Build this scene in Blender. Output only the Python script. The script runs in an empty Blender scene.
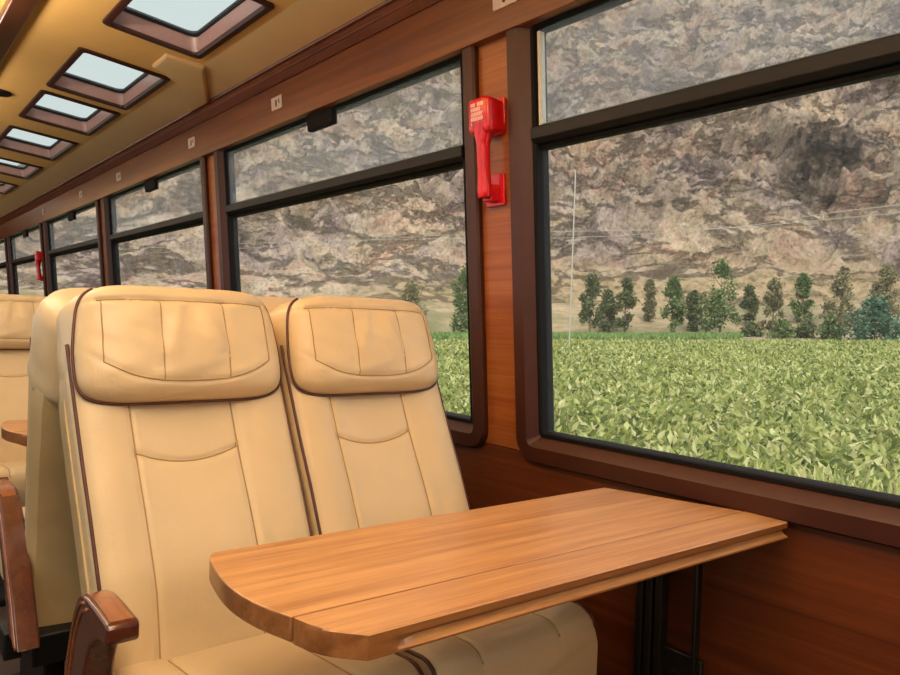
import bpy, bmesh, math, random
import numpy as np
from mathutils import Vector, Matrix
random.seed(5); np.random.seed(5)
scn = bpy.context.scene
C = scn.collection

# ------------------------------------------------------------------ camera
cam = bpy.data.cameras.new('camera'); co = bpy.data.objects.new('camera', cam); C.objects.link(co)
cam.sensor_width = 36.0; cam.lens = 731.5 / 900 * 36; cam.clip_start = 0.02; cam.clip_end = 4000
Rw = np.array([[0.774, 0.011, 0.633], [-0.632, -0.039, 0.774], [0.033, -0.999, -0.023]])
right = Vector(Rw[:, 0]).normalized(); fwd = Vector(Rw[:, 2]); fwd = (fwd - right * fwd.dot(right)).normalized()
up = right.cross(fwd)
m = Matrix.Identity(4)
for i in range(3):
    m[i][0] = right[i]; m[i][1] = up[i]; m[i][2] = -fwd[i]
m.translation = (0, 0, 1.13)
co.matrix_world = m
scn.camera = co

# ------------------------------------------------------------------ sky, sun, exposure
SKY = 1.45; SUN = 3.2; FILL_LAMP = 27.5
world = bpy.data.worlds.new('overcast_sky'); scn.world = world; world.use_nodes = True
wn = world.node_tree.nodes; wl = world.node_tree.links
wn['Background'].inputs['Color'].default_value = (0.93, 0.97, 1.0, 1)
wn['Background'].inputs['Strength'].default_value = SKY
sl = bpy.data.lights.new('sun', 'SUN'); sl.energy = SUN; sl.angle = math.radians(25); sl.color = (1, .95, .86)
so = bpy.data.objects.new('sun', sl); C.objects.link(so)
so.rotation_euler = Vector((0.50, 0.62, -0.70)).to_track_quat('-Z', 'Y').to_euler()
scn.view_settings.view_transform = 'Standard'
scn.view_settings.look = 'None'
scn.view_settings.gamma = 1.0
scn.view_settings.exposure = 0.0
scn.view_settings.use_curve_mapping = False
try:
    scn.cycles.use_denoising = True
    scn.cycles.max_bounces = 10; scn.cycles.transparent_max_bounces = 16
    scn.cycles.caustics_reflective = False; scn.cycles.caustics_refractive = False
    scn.cycles.sample_clamp_indirect = 6.0
except Exception:
    pass

# ------------------------------------------------------------------ helpers
def srgb(r, g, b):
    f = lambda c: (c / 255 / 12.92) if c / 255 <= .04045 else ((c / 255 + .055) / 1.055) ** 2.4
    return (f(r), f(g), f(b), 1)

class Nt:
    def __init__(s, name):
        s.m = bpy.data.materials.new(name); s.m.use_nodes = True
        s.t = s.m.node_tree; s.n = s.t.nodes; s.l = s.t.links
        s.b = s.n['Principled BSDF']; s.out = s.n['Material Output']
    def new(s, ty, **kw):
        nd = s.n.new(ty)
        for k, v in kw.items():
            if k in nd.inputs: nd.inputs[k].default_value = v
            else: setattr(nd, k, v)
        return nd
    def link(s, a, b): s.l.new(a, b)
    def coords(s, scale=(1, 1, 1), kind='Object', rot=(0, 0, 0)):
        tc = s.new('ShaderNodeTexCoord'); mp = s.new('ShaderNodeMapping')
        mp.inputs['Scale'].default_value = scale; mp.inputs['Rotation'].default_value = rot
        s.link(tc.outputs[kind], mp.inputs['Vector']); return mp.outputs['Vector']
    def noise(s, vec, scale, detail=4, rough=.55, dist=0):
        n = s.new('ShaderNodeTexNoise', Scale=scale, Detail=detail, Roughness=rough, Distortion=dist)
        s.link(vec, n.inputs['Vector']); return n.outputs['Fac']
    def ramp(s, fac, stops):
        r = s.new('ShaderNodeValToRGB'); e = r.color_ramp.elements
        while len(e) < len(stops): e.new(.5)
        for el, (p, c) in zip(e, stops): el.position = p; el.color = c
        s.link(fac, r.inputs['Fac']); return r.outputs['Color']
    def mix(s, fac, a, b, mode='MIX'):
        mx = s.new('ShaderNodeMix', data_type='RGBA', blend_type=mode)
        for inp, v in ((mx.inputs[0], fac), (mx.inputs[6], a), (mx.inputs[7], b)):
            if hasattr(v, 'is_output'): s.link(v, inp)
            else: inp.default_value = v
        return mx.outputs[2]
    def mapr(s, f, a, b):
        n = s.new('ShaderNodeMapRange'); n.inputs['From Min'].default_value = a; n.inputs['From Max'].default_value = b; s.link(f, n.inputs['Value']); return n.outputs['Result']
    def bump(s, h, strength, dist):
        b = s.new('ShaderNodeBump', Strength=strength, Distance=dist)
        s.link(h, b.inputs['Height']); s.link(b.outputs['Normal'], s.b.inputs['Normal'])

def plain(name, col, rough=.5, metal=0, coat=0, var=.08, nscale=30, bump=0):
    t = Nt(name); v = t.coords()
    f = t.noise(v, nscale)
    lo = tuple(c * (1 - var) for c in col[:3]) + (1,); hi = tuple(min(1, c * (1 + var)) for c in col[:3]) + (1,)
    t.link(t.ramp(f, [(.3, lo), (.7, hi)]), t.b.inputs['Base Color'])
    t.b.inputs['Roughness'].default_value = rough; t.b.inputs['Metallic'].default_value = metal
    t.b.inputs['Coat Weight'].default_value = coat; t.b.inputs['Coat Roughness'].default_value = .15
    if bump: t.bump(f, bump, .002)
    return t.m

def wood(name, dark, light, axis='y', rough=.35, coat=.2, fine=1.0, contrast=(.3, .7)):
    t = Nt(name)
    lo, hi = .7 * fine, 22 * fine
    sc = {'x': (lo, hi, hi), 'y': (hi, lo, hi), 'z': (hi, hi, lo)}[axis]
    v = t.coords(sc)
    a = t.noise(v, 1.0, 5, .6, .6)
    b = t.noise(v, 5.0, 3, .7)
    c = t.ramp(a, [(contrast[0], dark), (contrast[1], light)])
    d = t.ramp(b, [(.35, (.72, .66, .6, 1)), (.6, (1, 1, 1, 1))])
    t.link(t.mix(.7, c, d, 'MULTIPLY'), t.b.inputs['Base Color'])
    t.b.inputs['Roughness'].default_value = rough
    t.b.inputs['Coat Weight'].default_value = coat; t.b.inputs['Coat Roughness'].default_value = .2
    t.bump(b, .06, .001)
    return t.m

def leather(name, col):
    t = Nt(name); v = t.coords()
    big = t.noise(v, 5, 3); fine = t.noise(v, 420, 2); mid = t.noise(v, 26, 3, .5, .8)
    lo = tuple(c * .93 for c in col[:3]) + (1,)
    t.link(t.ramp(big, [(.35, lo), (.65, col)]), t.b.inputs['Base Color'])
    t.b.inputs['Roughness'].default_value = .42
    t.b.inputs['Specular IOR Level'].default_value = .45
    mx = t.new('ShaderNodeMath', operation='ADD'); t.link(mid, mx.inputs[0])
    ml = t.new('ShaderNodeMath', operation='MULTIPLY'); ml.inputs[1].default_value = .12
    t.link(fine, ml.inputs[0]); t.link(ml.outputs[0], mx.inputs[1])
    t.bump(mx.outputs[0], .25, .006)
    return t.m

def glass(name, tint, haze=0.0, ior=1.12):
    t = Nt(name); t.n.remove(t.b)
    tr = t.new('ShaderNodeBsdfTransparent'); tr.inputs['Color'].default_value = tint
    gl = t.new('ShaderNodeBsdfGlossy', Roughness=.01)
    lw = t.new('ShaderNodeFresnel', IOR=ior); geo = t.new('ShaderNodeNewGeometry')
    inv = t.new('ShaderNodeMath', operation='SUBTRACT'); inv.inputs[0].default_value = 1.0; t.link(geo.outputs['Backfacing'], inv.inputs[1]); 
    f0 = t.new('ShaderNodeMath', operation='MULTIPLY'); t.link(lw.outputs[0], f0.inputs[0]); f0.inputs[1].default_value = .4
    fr = t.new('ShaderNodeMath', operation='MULTIPLY'); t.link(f0.outputs[0], fr.inputs[0]); t.link(inv.outputs[0], fr.inputs[1])
    mx = t.new('ShaderNodeMixShader')
    t.link(fr.outputs[0], mx.inputs[0]); t.link(gl.outputs[0], mx.inputs[2])
    if haze:
        df = t.new('ShaderNodeBsdfTranslucent'); df.inputs['Color'].default_value = (.85, .85, .86, 1)
        m2 = t.new('ShaderNodeMixShader'); m2.inputs[0].default_value = haze
        t.link(tr.outputs[0], m2.inputs[1]); t.link(df.outputs[0], m2.inputs[2])
        t.link(m2.outputs[0], mx.inputs[1])
    else:
        t.link(tr.outputs[0], mx.inputs[1])
    t.link(mx.outputs[0], t.out.inputs['Surface'])
    return t.m

class MB:
    """collects geometry for ONE mesh object"""
    def __init__(s): s.v = []; s.f = []
    def add(s, vs, fs):
        o = len(s.v); s.v += [tuple(p) for p in vs]; s.f += [[i + o for i in f] for f in fs]
    def box(s, x0, x1, y0, y1, z0, z1, fn=None):
        vs = [(x, y, z) for x in (x0, x1) for y in (y0, y1) for z in (z0, z1)]
        if fn: vs = [fn(*p) for p in vs]
        s.add(vs, [[0, 1, 3, 2], [4, 6, 7, 5], [0, 4, 5, 1], [2, 3, 7, 6], [0, 2, 6, 4], [1, 5, 7, 3]])
    def loft(s, loops, closed=True, caps=(True, True), wrap=False):
        n = len(loops[0]); vs = [p for l in loops for p in l]; fs = []
        k = len(loops)
        for i in range(k if wrap else k - 1):
            a, b = i * n, ((i + 1) % k) * n
            for j in range(n if closed else n - 1):
                j2 = (j + 1) % n
                fs.append([a + j, a + j2, b + j2, b + j])
        if not wrap:
            if caps[0]: fs.append(list(range(n))[::-1])
            if caps[1]: fs.append([(k - 1) * n + j for j in range(n)])
        s.add(vs, fs)
    def tube(s, pts, r, n=8, closed=False):
        pts = [Vector(p) for p in pts]; loops = []; k = len(pts); ref = None
        for i, p in enumerate(pts):
            a = pts[(i - 1) % k] if (closed or i > 0) else p
            b = pts[(i + 1) % k] if (closed or i < k - 1) else p
            t = (b - a).normalized()
            if ref is None:
                ref = t.orthogonal().normalized()
            ref = (ref - t * ref.dot(t)).normalized()
            bn = t.cross(ref)
            rr = r[i] if isinstance(r, (list, tuple)) else r
            loops.append([p + ref * rr * math.cos(2 * math.pi * j / n) + bn * rr * math.sin(2 * math.pi * j / n) for j in range(n)])
        s.loft(loops, wrap=closed)
    def extrude(s, poly, axis, a, b):
        """poly = list of 2D points; extruded along axis from a to b"""
        def P(q, t):
            return {'x': (t, q[0], q[1]), 'y': (q[0], t, q[1]), 'z': (q[0], q[1], t)}[axis]
        s.loft([[P(q, a) for q in poly], [P(q, b) for q in poly]])
    def build(s, name, mat, parent=None, smooth=False, bevel=0, seg=2, angle=35, sub=0):
        me = bpy.data.meshes.new(name); me.from_pydata(s.v, [], s.f); me.update()
        bm = bmesh.new(); bm.from_mesh(me); bmesh.ops.recalc_face_normals(bm, faces=bm.faces); bm.to_mesh(me); bm.free()
        o = bpy.data.objects.new(name, me); C.objects.link(o)
        if mat: me.materials.append(mat)
        if parent: o.parent = parent
        if bevel:
            md = o.modifiers.new('bevel', 'BEVEL'); md.width = bevel; md.segments = seg; md.limit_method = 'ANGLE'; md.angle_limit = math.radians(30)
        if sub:
            md = o.modifiers.new('sub', 'SUBSURF'); md.levels = sub; md.render_levels = sub
        if smooth or bevel:
            me.polygons.foreach_set('use_smooth', [True] * len(me.polygons))
            if not smooth or angle:
                try:
                    me.set_sharp_from_angle(angle=math.radians(angle))
                except Exception: pass
        return o

def tag(o, label=None, cat=None, group=None, kind=None):
    if label: o['label'] = label
    if cat: o['category'] = cat
    if group: o['group'] = group
    if kind: o['kind'] = kind
    return o
def empty(name, loc=(0, 0, 0), rz=0):
    o = bpy.data.objects.new(name, None); o.empty_display_size = .1; C.objects.link(o); o.location = loc; o.rotation_euler = (0, 0, rz); return o
def copy_tree(o, parent=None):
    c = o.copy(); C.objects.link(c)
    if parent: c.parent = parent
    for ch in list(o.children): copy_tree(ch, c)
    return c
def catmull(pts, n, closed=False):
    P = [np.array(p, float) for p in pts]; k = len(P); out = []
    segs = k if closed else k - 1
    for i in range(segs):
        p1, p2 = P[i], P[(i + 1) % k]
        p0 = P[(i - 1) % k] if (closed or i > 0) else 2 * p1 - p2
        p3 = P[(i + 2) % k] if (closed or i + 2 < k) else 2 * p2 - p1
        for j in range(n):
            t = j / n
            out.append(tuple(.5 * (2 * p1 + (p2 - p0) * t + (2 * p0 - 5 * p1 + 4 * p2 - p3) * t * t + (3 * p1 - p0 - 3 * p2 + p3) * t ** 3)))
    if not closed: out.append(tuple(P[-1]))
    return out
def rrect(y0, y1, z0, z1, r, n=6):
    pts = []
    for cy, cz, a0 in ((y1 - r, z1 - r, 0), (y0 + r, z1 - r, 90), (y0 + r, z0 + r, 180), (y1 - r, z0 + r, 270)):
        for i in range(n + 1):
            a = math.radians(a0 + 90 * i / n); pts.append((cy + r * math.cos(a), cz + r * math.sin(a)))
    return pts
def sinterp(x, xs, ys): return float(np.interp(x, xs, ys))

# ------------------------------------------------------------------ materials
M = {}
M['leather'] = leather('cream_leather', (0.66, 0.495, 0.275, 1))
M['leather_back'] = leather('tan_leather', (0.56, 0.40, 0.19, 1))
M['seam'] = plain('seam_thread', (0.36, 0.22, 0.085, 1), .7)
M['piping'] = plain('brown_piping', (0.085, 0.022, 0.010, 1), .45)
M['wood_wall'] = wood('mahogany_panel', (0.070, 0.015, 0.0035, 1), (0.165, 0.041, 0.009, 1), 'y', .42, .08)
M['wood_pillar'] = wood('cherry_panel', (0.235, 0.058, 0.011, 1), (0.37, 0.120, 0.026, 1), 'y', .38, .15)
M['wood_trim'] = wood('glossy_trim', (0.12, 0.026, 0.006, 1), (0.27, 0.078, 0.016, 1), 'y', .34, .15)
M['wood_table'] = wood('teak_table', (0.33, 0.135, 0.043, 1), (0.60, 0.31, 0.115, 1), 'x', .36, .2, 1.9, (.25, .62))
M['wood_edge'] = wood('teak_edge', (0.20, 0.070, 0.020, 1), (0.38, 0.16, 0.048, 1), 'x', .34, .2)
M['wood_arm'] = wood('armrest_wood', (0.058, 0.013, 0.006, 1), (0.125, 0.033, 0.013, 1), 'y', .18, .6)
M['wood_arm_top'] = wood('armrest_pad_wood', (0.20, 0.055, 0.018, 1), (0.32, 0.10, 0.034, 1), 'y', .2, .5)
M['frame'] = plain('brown_frame_paint', (0.046, 0.0105, 0.005, 1), .45, 0, 0)
M['black'] = plain('black_rubber', (0.006, 0.005, 0.005, 1), .7)
M['blackmetal'] = plain('black_metal', (0.007, 0.006, 0.005, 1), .5, 0)
M['darksteel'] = plain('dark_steel', (0.035, 0.028, 0.022, 1), .35, .6)
M['ceiling'] = plain('mustard_ceiling', (0.78, 0.45, 0.14, 1), .55, 0, 0, .05, 3)
M['cove'] = plain('tan_cove', (0.70, 0.47, 0.21, 1), .55, 0, 0, .05, 3)
M['beam'] = wood('dark_beam', (0.05, 0.014, 0.005, 1), (0.10, 0.03, 0.010, 1), 'y', .3, .3)
M['shaft'] = plain('mauve_shaft', (0.36, 0.19, 0.155, 1), .3, 0, .2)
M['carpet'] = plain('brown_carpet', (0.045, 0.024, 0.016, 1), .95, 0, 0, .3, 150, .4)
M['red'] = plain('red_plastic', (0.62, 0.006, 0.010, 1), .25, 0, .4, .04)
M['redlabel'] = plain('pale_print', (0.95, 0.66, 0.62, 1), .5)
M['plate'] = plain('ivory_plate', (0.72, 0.62, 0.55, 1), .5)
M['plate_mark'] = plain('plate_print', (0.06, 0.03, 0.03, 1), .5)
M['pane_edge'] = plain('pale_pane_edge', (0.55, 0.52, 0.40, 1), .3)
M['pane_edge_green'] = plain('green_pane_edge', (0.13, 0.19, 0.16, 1), .25)
M['glass'] = glass('window_glass', (.95, .96, .95, 1), 0.02)
M['glass_up'] = glass('sliding_window_glass', (.90, .92, .92, 1), 0.10)
M['glass_sky'] = glass('skylight_glass', (.66, .70, .68, 1), 0.06)
def added_lamp_mat():  # glowing diffuser of the added aisle lamps
    t = Nt('added_lamp_diffuser'); t.b.inputs['Base Color'].default_value = (.9, .85, .75, 1)
    t.b.inputs['Emission Color'].default_value = (1, .84, .62, 1); t.b.inputs['Emission Strength'].default_value = 2.0
    return t.m
M['lamp'] = added_lamp_mat()
for k_, v_ in (('black', .15), ('blackmetal', .3), ('frame', .4), ('wood_wall', .35), ('wood_pillar', .35), ('ceiling', .25), ('cove', .25)):
    M[k_].node_tree.nodes['Principled BSDF'].inputs['Specular IOR Level'].default_value = v_

# ------------------------------------------------------------------ carriage shell
XC = 0.05
Y0, Y1 = -3.2, 13.2
def WX(z): return 1.514 - .083 * (z - .8)
def wp(side):
    """wall space (y, z, u inward) -> world"""
    if side > 0: return lambda y, z, u: (WX(z) - u, y, z)
    return lambda y, z, u: (2 * XC - WX(z) + u, y, z)
PITCH = 2.13
def opening(k): return (-.405 + PITCH * k, 1.438 + PITCH * k)      # frame inner edges of window k

def struct(o): return tag(o, kind='structure')

mb = MB(); mb.box(2 * XC - 1.56, 1.56, Y0, Y1, -.06, 0); struct(mb.build('floor', M['carpet']))
for side, nm in ((1, 'right'), (-1, 'left')):
    W = wp(side)
    mb = MB()
    f = (lambda x, y, z: (x, y, z)) if side > 0 else (lambda x, y, z: (2 * XC - x, y, z))
    mb.box(1.52, 1.58, Y0, Y1, 0, .755, f)
    mb.box(1.5225, 1.58, Y0, Y1, .755, .758, f); mb.box(1.517, 1.58, Y0, Y1, .758, .80, f)
    # pillar panels between the windows
    for k in range(-2, 7):
        a = opening(k)[1] + .04; b = opening(k + 1)[0] - .04
        if a < Y0 or b > Y1: continue
        for q in [(a, b)]:
            mb.loft([[W(q[0], z, 0), W(q[1], z, 0), W(q[1], z, -.06), W(q[0], z, -.06)] for z in (.76, 2.16)])
    wob = mb.build('wall_' + nm, M['wood_wall'], bevel=.001, seg=1); struct(wob)
    wob.data.materials.append(M['wood_pillar'])
    for p in wob.data.polygons:
        if p.center.z > .757 and not .0 > 1: p.material_index = 1
    # frieze board and cornice
    mb = MB(); mb.loft([[W(y, 1.938, .028), W(y, 2.10, .028), W(y, 2.18, -.06), W(y, 1.938, -.06)] for y in (Y0, Y1)])
    struct(mb.build('trim_1' if side > 0 else 'trim_3', M['wood_trim'], bevel=.003))
    bead = [(1.389 + .010 * math.cos(t), 2.098 + .010 * math.sin(t)) for t in np.radians([-60, -90, -120, -150, -180, -210, -240])]
    prof = [(1.43, 2.078), (1.396, 2.082)] + bead + [(1.390, 2.112), (1.386, 2.112), (1.366, 2.138), (1.362, 2.136), (1.357, 2.143), (1.359, 2.147), (1.349, 2.158),
            (1.345, 2.155), (1.337, 2.157), (1.334, 2.162), (1.334, 2.168), (1.338, 2.172), (1.45, 2.22)]
    mb = MB(); mb.loft([[f(x, y, z) for x, z in prof] for y in (Y0, Y1)])
    struct(mb.build('trim_2' if side > 0 else 'trim_4', M['wood_trim'], smooth=True, angle=32))
    # skirting
    mb = MB(); mb.box(1.505, 1.52, Y0, Y1, 0, .10, f); struct(mb.build('baseboard_' + nm, M['frame'], bevel=.003))
for yy, nm in ((Y0, 'rear'), (Y1, 'front')):
    mb = MB(); mb.box(2 * XC - 1.58, 1.58, yy - .05, yy, 0, 2.4); struct(mb.build('wall_' + nm, M['wood_wall']))

# ceiling: slanted field with skylight openings, coves, central panel
SKYL = [(-1.0, -.3), (.2, .9), (2.41, 3.11), (3.49, 4.18), (4.31, 4.97), (5.29, 6.02), (6.42, 7.08), (7.53, 8.2), (8.75, 9.42), (9.85, 10.5), (11, 11.7)]
SX0, SX1 = .752, 1.12
def cz(x): return 2.252 - .112 * (x - .75)
mb = MB(); covef = []
for f in (lambda x, y, z: (x, y, z), lambda x, y, z: (2 * XC - x, y, z)):
    def strip(xa, xb, ya, yb):
        mb.add([f(xa, ya, cz(xa)), f(xb, ya, cz(xb)), f(xb, yb, cz(xb)), f(xa, yb, cz(xa))], [[0, 1, 2, 3]])
    strip(.40, SX0, Y0, Y1); strip(SX1, 1.165, Y0, Y1)
    yy = Y0
    for a, b in SKYL:
        strip(SX0, SX1, yy, a); yy = b
    strip(SX0, SX1, yy, Y1)
    n0 = len(mb.f)
    zc = cz(1.165)
    mb.add([f(1.165, Y0, zc), f(1.40, Y0, 2.150), f(1.40, Y1, 2.150), f(1.165, Y1, zc)], [[0, 1, 2, 3]])
    covef.append(n0)
mb.add([(-.31, Y0, 2.30), (.41, Y0, 2.30), (.41, Y1, 2.30), (-.31, Y1, 2.30)], [[0, 1, 2, 3]])
mb.add([(.41, Y0, 2.30), (.41, Y0, 2.28), (.41, Y1, 2.28), (.41, Y1, 2.30)], [[0, 1, 2, 3]])
mb.add([(-.31, Y0, 2.30), (-.31, Y0, 2.28), (-.31, Y1, 2.28), (-.31, Y1, 2.30)], [[0, 1, 2, 3]])
cl = mb.build('ceiling', M['ceiling']); struct(cl); cl.data.materials.append(M['cove'])
for i in covef: cl.data.polygons[i].material_index = 1
for nm, x0, x1 in (('trim_5', .437, .522), ('trim_6', 2 * XC - .522, 2 * XC - .437)):
    mb = MB(); mb.box(x0, x1, Y0, Y1, 2.25, 2.31); struct(mb.build(nm, M['beam'], bevel=.008))

# skylights
where = ['nearest skylight, cut by the top edge of the picture, set in the tan ceiling', 'second skylight from the camera, just past the boxed ceiling rib',
         'third skylight from the camera along the tan ceiling', 'fourth skylight from the camera along the tan ceiling',
         'fifth skylight from the camera along the tan ceiling', 'sixth and farthest skylight in view on the tan ceiling']
def skylight(a, b, side, label):
    f = (lambda x, y, z: (x, y, z)) if side > 0 else (lambda x, y, z: (2 * XC - x, y, z))
    cx, cy = (SX0 + SX1) / 2, (a + b) / 2
    def loop(ins, dz, r=.03):
        return [f(x, y, cz(x) + dz) for x, y in rrect(SX0 + ins, SX1 - ins, a + ins, b - ins, max(r, .004), 4)]
    mb = MB(); mb.loft([loop(-.012, .001, .02), loop(-.012, -.007, .02), loop(-.006, -.011, .02), loop(.012, -.011, .02), loop(.016, -.006, .02), loop(.016, .004, .02)], caps=(False, False))
    root = mb.build('skylight', M['frame'], smooth=True, angle=40)
    mb = MB(); mb.loft([loop(.010, 0, .03), loop(.022, .060, .035)], caps=(False, False)); mb.build('shaft', M['shaft'], root, smooth=True)
    mb = MB(); mb.loft([loop(.020, .060, .035), loop(.026, .060, .04), loop(.026, .082, .04)], caps=(False, False)); mb.build('gasket', M['black'], root, smooth=True, angle=40)
    mb = MB(); mb.loft([loop(.010, .072, .04), loop(.010, .078, .04)]); mb.build('pane', M['glass_sky'], root)
    tag(root, label, 'skylight', 'skylights along the ceiling')
for i, (a, b) in enumerate(SKYL):
    vis = 2 <= i <= 7
    if vis:
        skylight(a, b, 1, where[i - 2])
# plain roof lights above the rest of the openings: one glazed strip each, part of the shell
n = 0
for i, (a, b) in enumerate(SKYL):
    for side in (1, -1):
        if side > 0 and 2 <= i <= 7: continue
        f = (lambda x, y, z: (x, y, z)) if side > 0 else (lambda x, y, z: (2 * XC - x, y, z))
        n += 1
        mb = MB(); mb.loft([[f(x, y, cz(x) + dz) for x, y in rrect(SX0 - .01, SX1 + .01, a - .01, b + .01, .02, 3)] for dz in (.004, .012)])
        struct(mb.build('window_%d' % (30 + n), M['glass_sky']))

# boxed rib on the cove
def cs(x): return cz(x) if x <= 1.165 else cz(1.165) + (2.150 - cz(1.165)) * (x - 1.165) / .235
mb = MB()
outer = [(1.015, 3.205), (1.172, 3.18), (1.335, 3.54), (1.335, 3.80), (1.165, 3.48), (1.018, 3.395)]
inner = [(1.022, 3.22), (1.168, 3.20), (1.325, 3.55), (1.325, 3.78), (1.158, 3.465), (1.026, 3.38)]
def ribz(x, d): return cs(x) - d * (1.4 if 1.1 < x < 1.25 else 1)
mb.loft([[(x, y, cs(x) + .003) for x, y in outer], [(x, y, ribz(x, .010)) for x, y in outer], [(x, y, ribz(x, .017)) for x, y in inner]])
o = mb.build('ceiling_rib_cover', M['cove'], bevel=.003)
tag(o, 'tan boxed cover folded over a ceiling rib between the two nearest skylights', 'panel')

# unseen lamps added over the aisle to brighten the interior: glow down and up
for i in range(-1, 6):
    yc = .45 + PITCH * i
    root = empty('added_aisle_lamp', (XC, yc, 2.30))
    mb = MB(); mb.box(-.03, .03, -.5, -.44, -.25, 0); mb.build('stem', M['frame'], root, bevel=.004)
    mb = MB(); mb.box(-.03, .03, .44, .5, -.25, 0); mb.build('stem', M['frame'], root, bevel=.004)
    mb = MB(); mb.box(-.20, .20, -.80, .80, -.295, -.25); mb.build('housing', M['frame'], root, bevel=.008)
    mb = MB(); mb.box(-.19, .19, -.78, .78, -.300, -.290); mb.build('diffuser', M['lamp'], root, bevel=.003)
    pw = FILL_LAMP * (1.25 if i <= 0 else .75 if i == 1 else .35)
    for nm, zz, rx, fr in (('fill_light', -.308, 0, .42), ('fill_uplight', -.242, math.pi, 2.1)):
        L = bpy.data.lights.new(nm, 'AREA'); L.shape = 'RECTANGLE'; L.size = .36; L.size_y = 1.5; L.energy = pw * fr; L.color = (1, .88, .71)
        lo = bpy.data.objects.new(nm, L); C.objects.link(lo); lo.parent = root; lo.location = (0, 0, zz); lo.rotation_euler = (rx, 0, 0)
    tag(root, 'long warm lamp added out of view over the aisle to brighten the carriage', 'lamp', 'added fill lamps over the aisle')

# small dark fitting
root = empty('ceiling_fitting', (.600, 4.57, cz(.600)))
mb = MB(); mb.loft([[(r * math.cos(t), r * math.sin(t), z) for t in np.linspace(0, 2 * math.pi, 20, endpoint=False)] for r, z in ((.05, .004), (.05, -.012), (.042, -.018), (.03, -.018))], caps=(True, False)); mb.build('bezel', M['blackmetal'], root, smooth=True, angle=40)
mb = MB(); mb.loft([[(r * math.cos(t), r * math.sin(t), z) for t in np.linspace(0, 2 * math.pi, 20, endpoint=False)] for r, z in ((.031, -.014), (.02, -.011))]); mb.build('inner_disc', M['black'], root, smooth=True)
tag(root, 'small round black fitting on the tan ceiling at the left edge', 'ceiling fitting')

# ------------------------------------------------------------------ windows
def ring(mb, W, ya, yb, za, zb, steps, rad):
    loops = []
    for ins, u in steps:
        r = max(.006, rad - ins)
        loops.append([W(y, z, u) for y, z in rrect(ya + ins, yb - ins, za + ins, zb - ins, r, 7)])
    mb.loft(loops, caps=(False, False))
def window(num, k, side, detail=True):
    W = wp(side)
    a, b = opening(k)
    ya, yb, za, zb = a - .075, b + .075, .734, 2.03
    mb = MB(); ring(mb, W, ya, yb, za, zb, [(0, -.002), (0, .014), (.006, .022), (.046, .022), (.052, .018), (.074, -.004), (.078, -.03)], .07)
    root = mb.build('window_%d' % num, M['frame'], smooth=True, angle=28); struct(root)
    gz0, gz1 = za + .075, zb - .088
    mb = MB(); ring(mb, W, a - .001, b + .001, gz0 - .001, gz1 + .001, [(0, -.004), (.001, -.001), (.010, -.001), (.013, -.005), (.015, -.024), (.015, -.05)], .02)
    mb.build('gasket', M['black'], root, smooth=True, angle=30)
    # transom
    zt0, zt1 = 1.618, 1.668
    mb = MB(); mb.loft([[W(y, zt0, -.045), W(y, zt0 + .006, -.002), W(y, zt0 + .016, .010), W(y, zt1 - .004, .010), W(y, zt1, .006), W(y, zt1, -.045)] for y in (a + .004, b - .004)])
    mb.build('transom', M['blackmetal'], root, bevel=.002)
    mb = MB(); mb.loft([[W(y, zt0 - .008, -.040), W(y, zt0 - .008, -.018), W(y, zt0, -.012), W(y, zt0, -.04)] for y in (a + .01, b - .01)])
    mb.build('lower_bead', M['black'], root)
    # panes
    mb = MB(); mb.loft([[W(y, z, u) for y, z in ((a + .006, gz0 + .006), (b - .006, gz0 + .006), (b - .006, zt0), (a + .006, zt0))] for u in (-.024, -.029)])
    mb.build('lower_pane', M['glass'], root)
    mb = MB(); mb.loft([[W(y, z, u) for y, z in ((a + .018, zt1), (b - .018, zt1), (b - .018, gz1 - .010), (a + .018, gz1 - .010))] for u in (-.014, -.019)])
    sash = mb.build('sliding_pane', M['glass_up'], root)
    mb = MB(); mb.loft([[W(y, z, u) for z, u in ((zt1 - .001, -.012), (zt1 + .008, -.012), (zt1 + .008, -.03), (zt1 - .001, -.03))] for y in (a + .02, b - .02)])
    mb.build('pane_edge', M['pane_edge_green'], sash)
    if k == 0:
        mb = MB(); mb.loft([[W(y, z, u) for y, u in ((b - .028, -.010), (b - .018, -.010), (b - .018, -.028), (b - .028, -.028))] for z in (zt1 + .004, gz1 - .02)])
        mb.build('sash_edge', M['pane_edge'], sash)
    if detail:
        # latch at the head of the sliding pane
        yl = a + .87 if k else a + .5
        mb = MB()
        mb.loft([[W(yl - .10, z, u), W(yl + .10, z, u), W(yl + .10, z, -.02), W(yl - .10, z, -.02)] for z, u in ((1.876, -.002), (1.880, .004), (1.945, .004))])
        mb.loft([[W(yl - .09 + s, z, u), W(yl - .03 + s, z, u), W(yl - .03 + s, z, 0), W(yl - .09 + s, z, 0)] for s in (0,) for z, u in ((1.868, .0), (1.88, .007))])
        mb.build('latch', M['black'], root, bevel=.003)
num = 1
for k in range(-1, 6):
    window(num, k, 1, k >= 0); num += 1
for k in range(-1, 6):
    window(num, k, -1, False); num += 1

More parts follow.
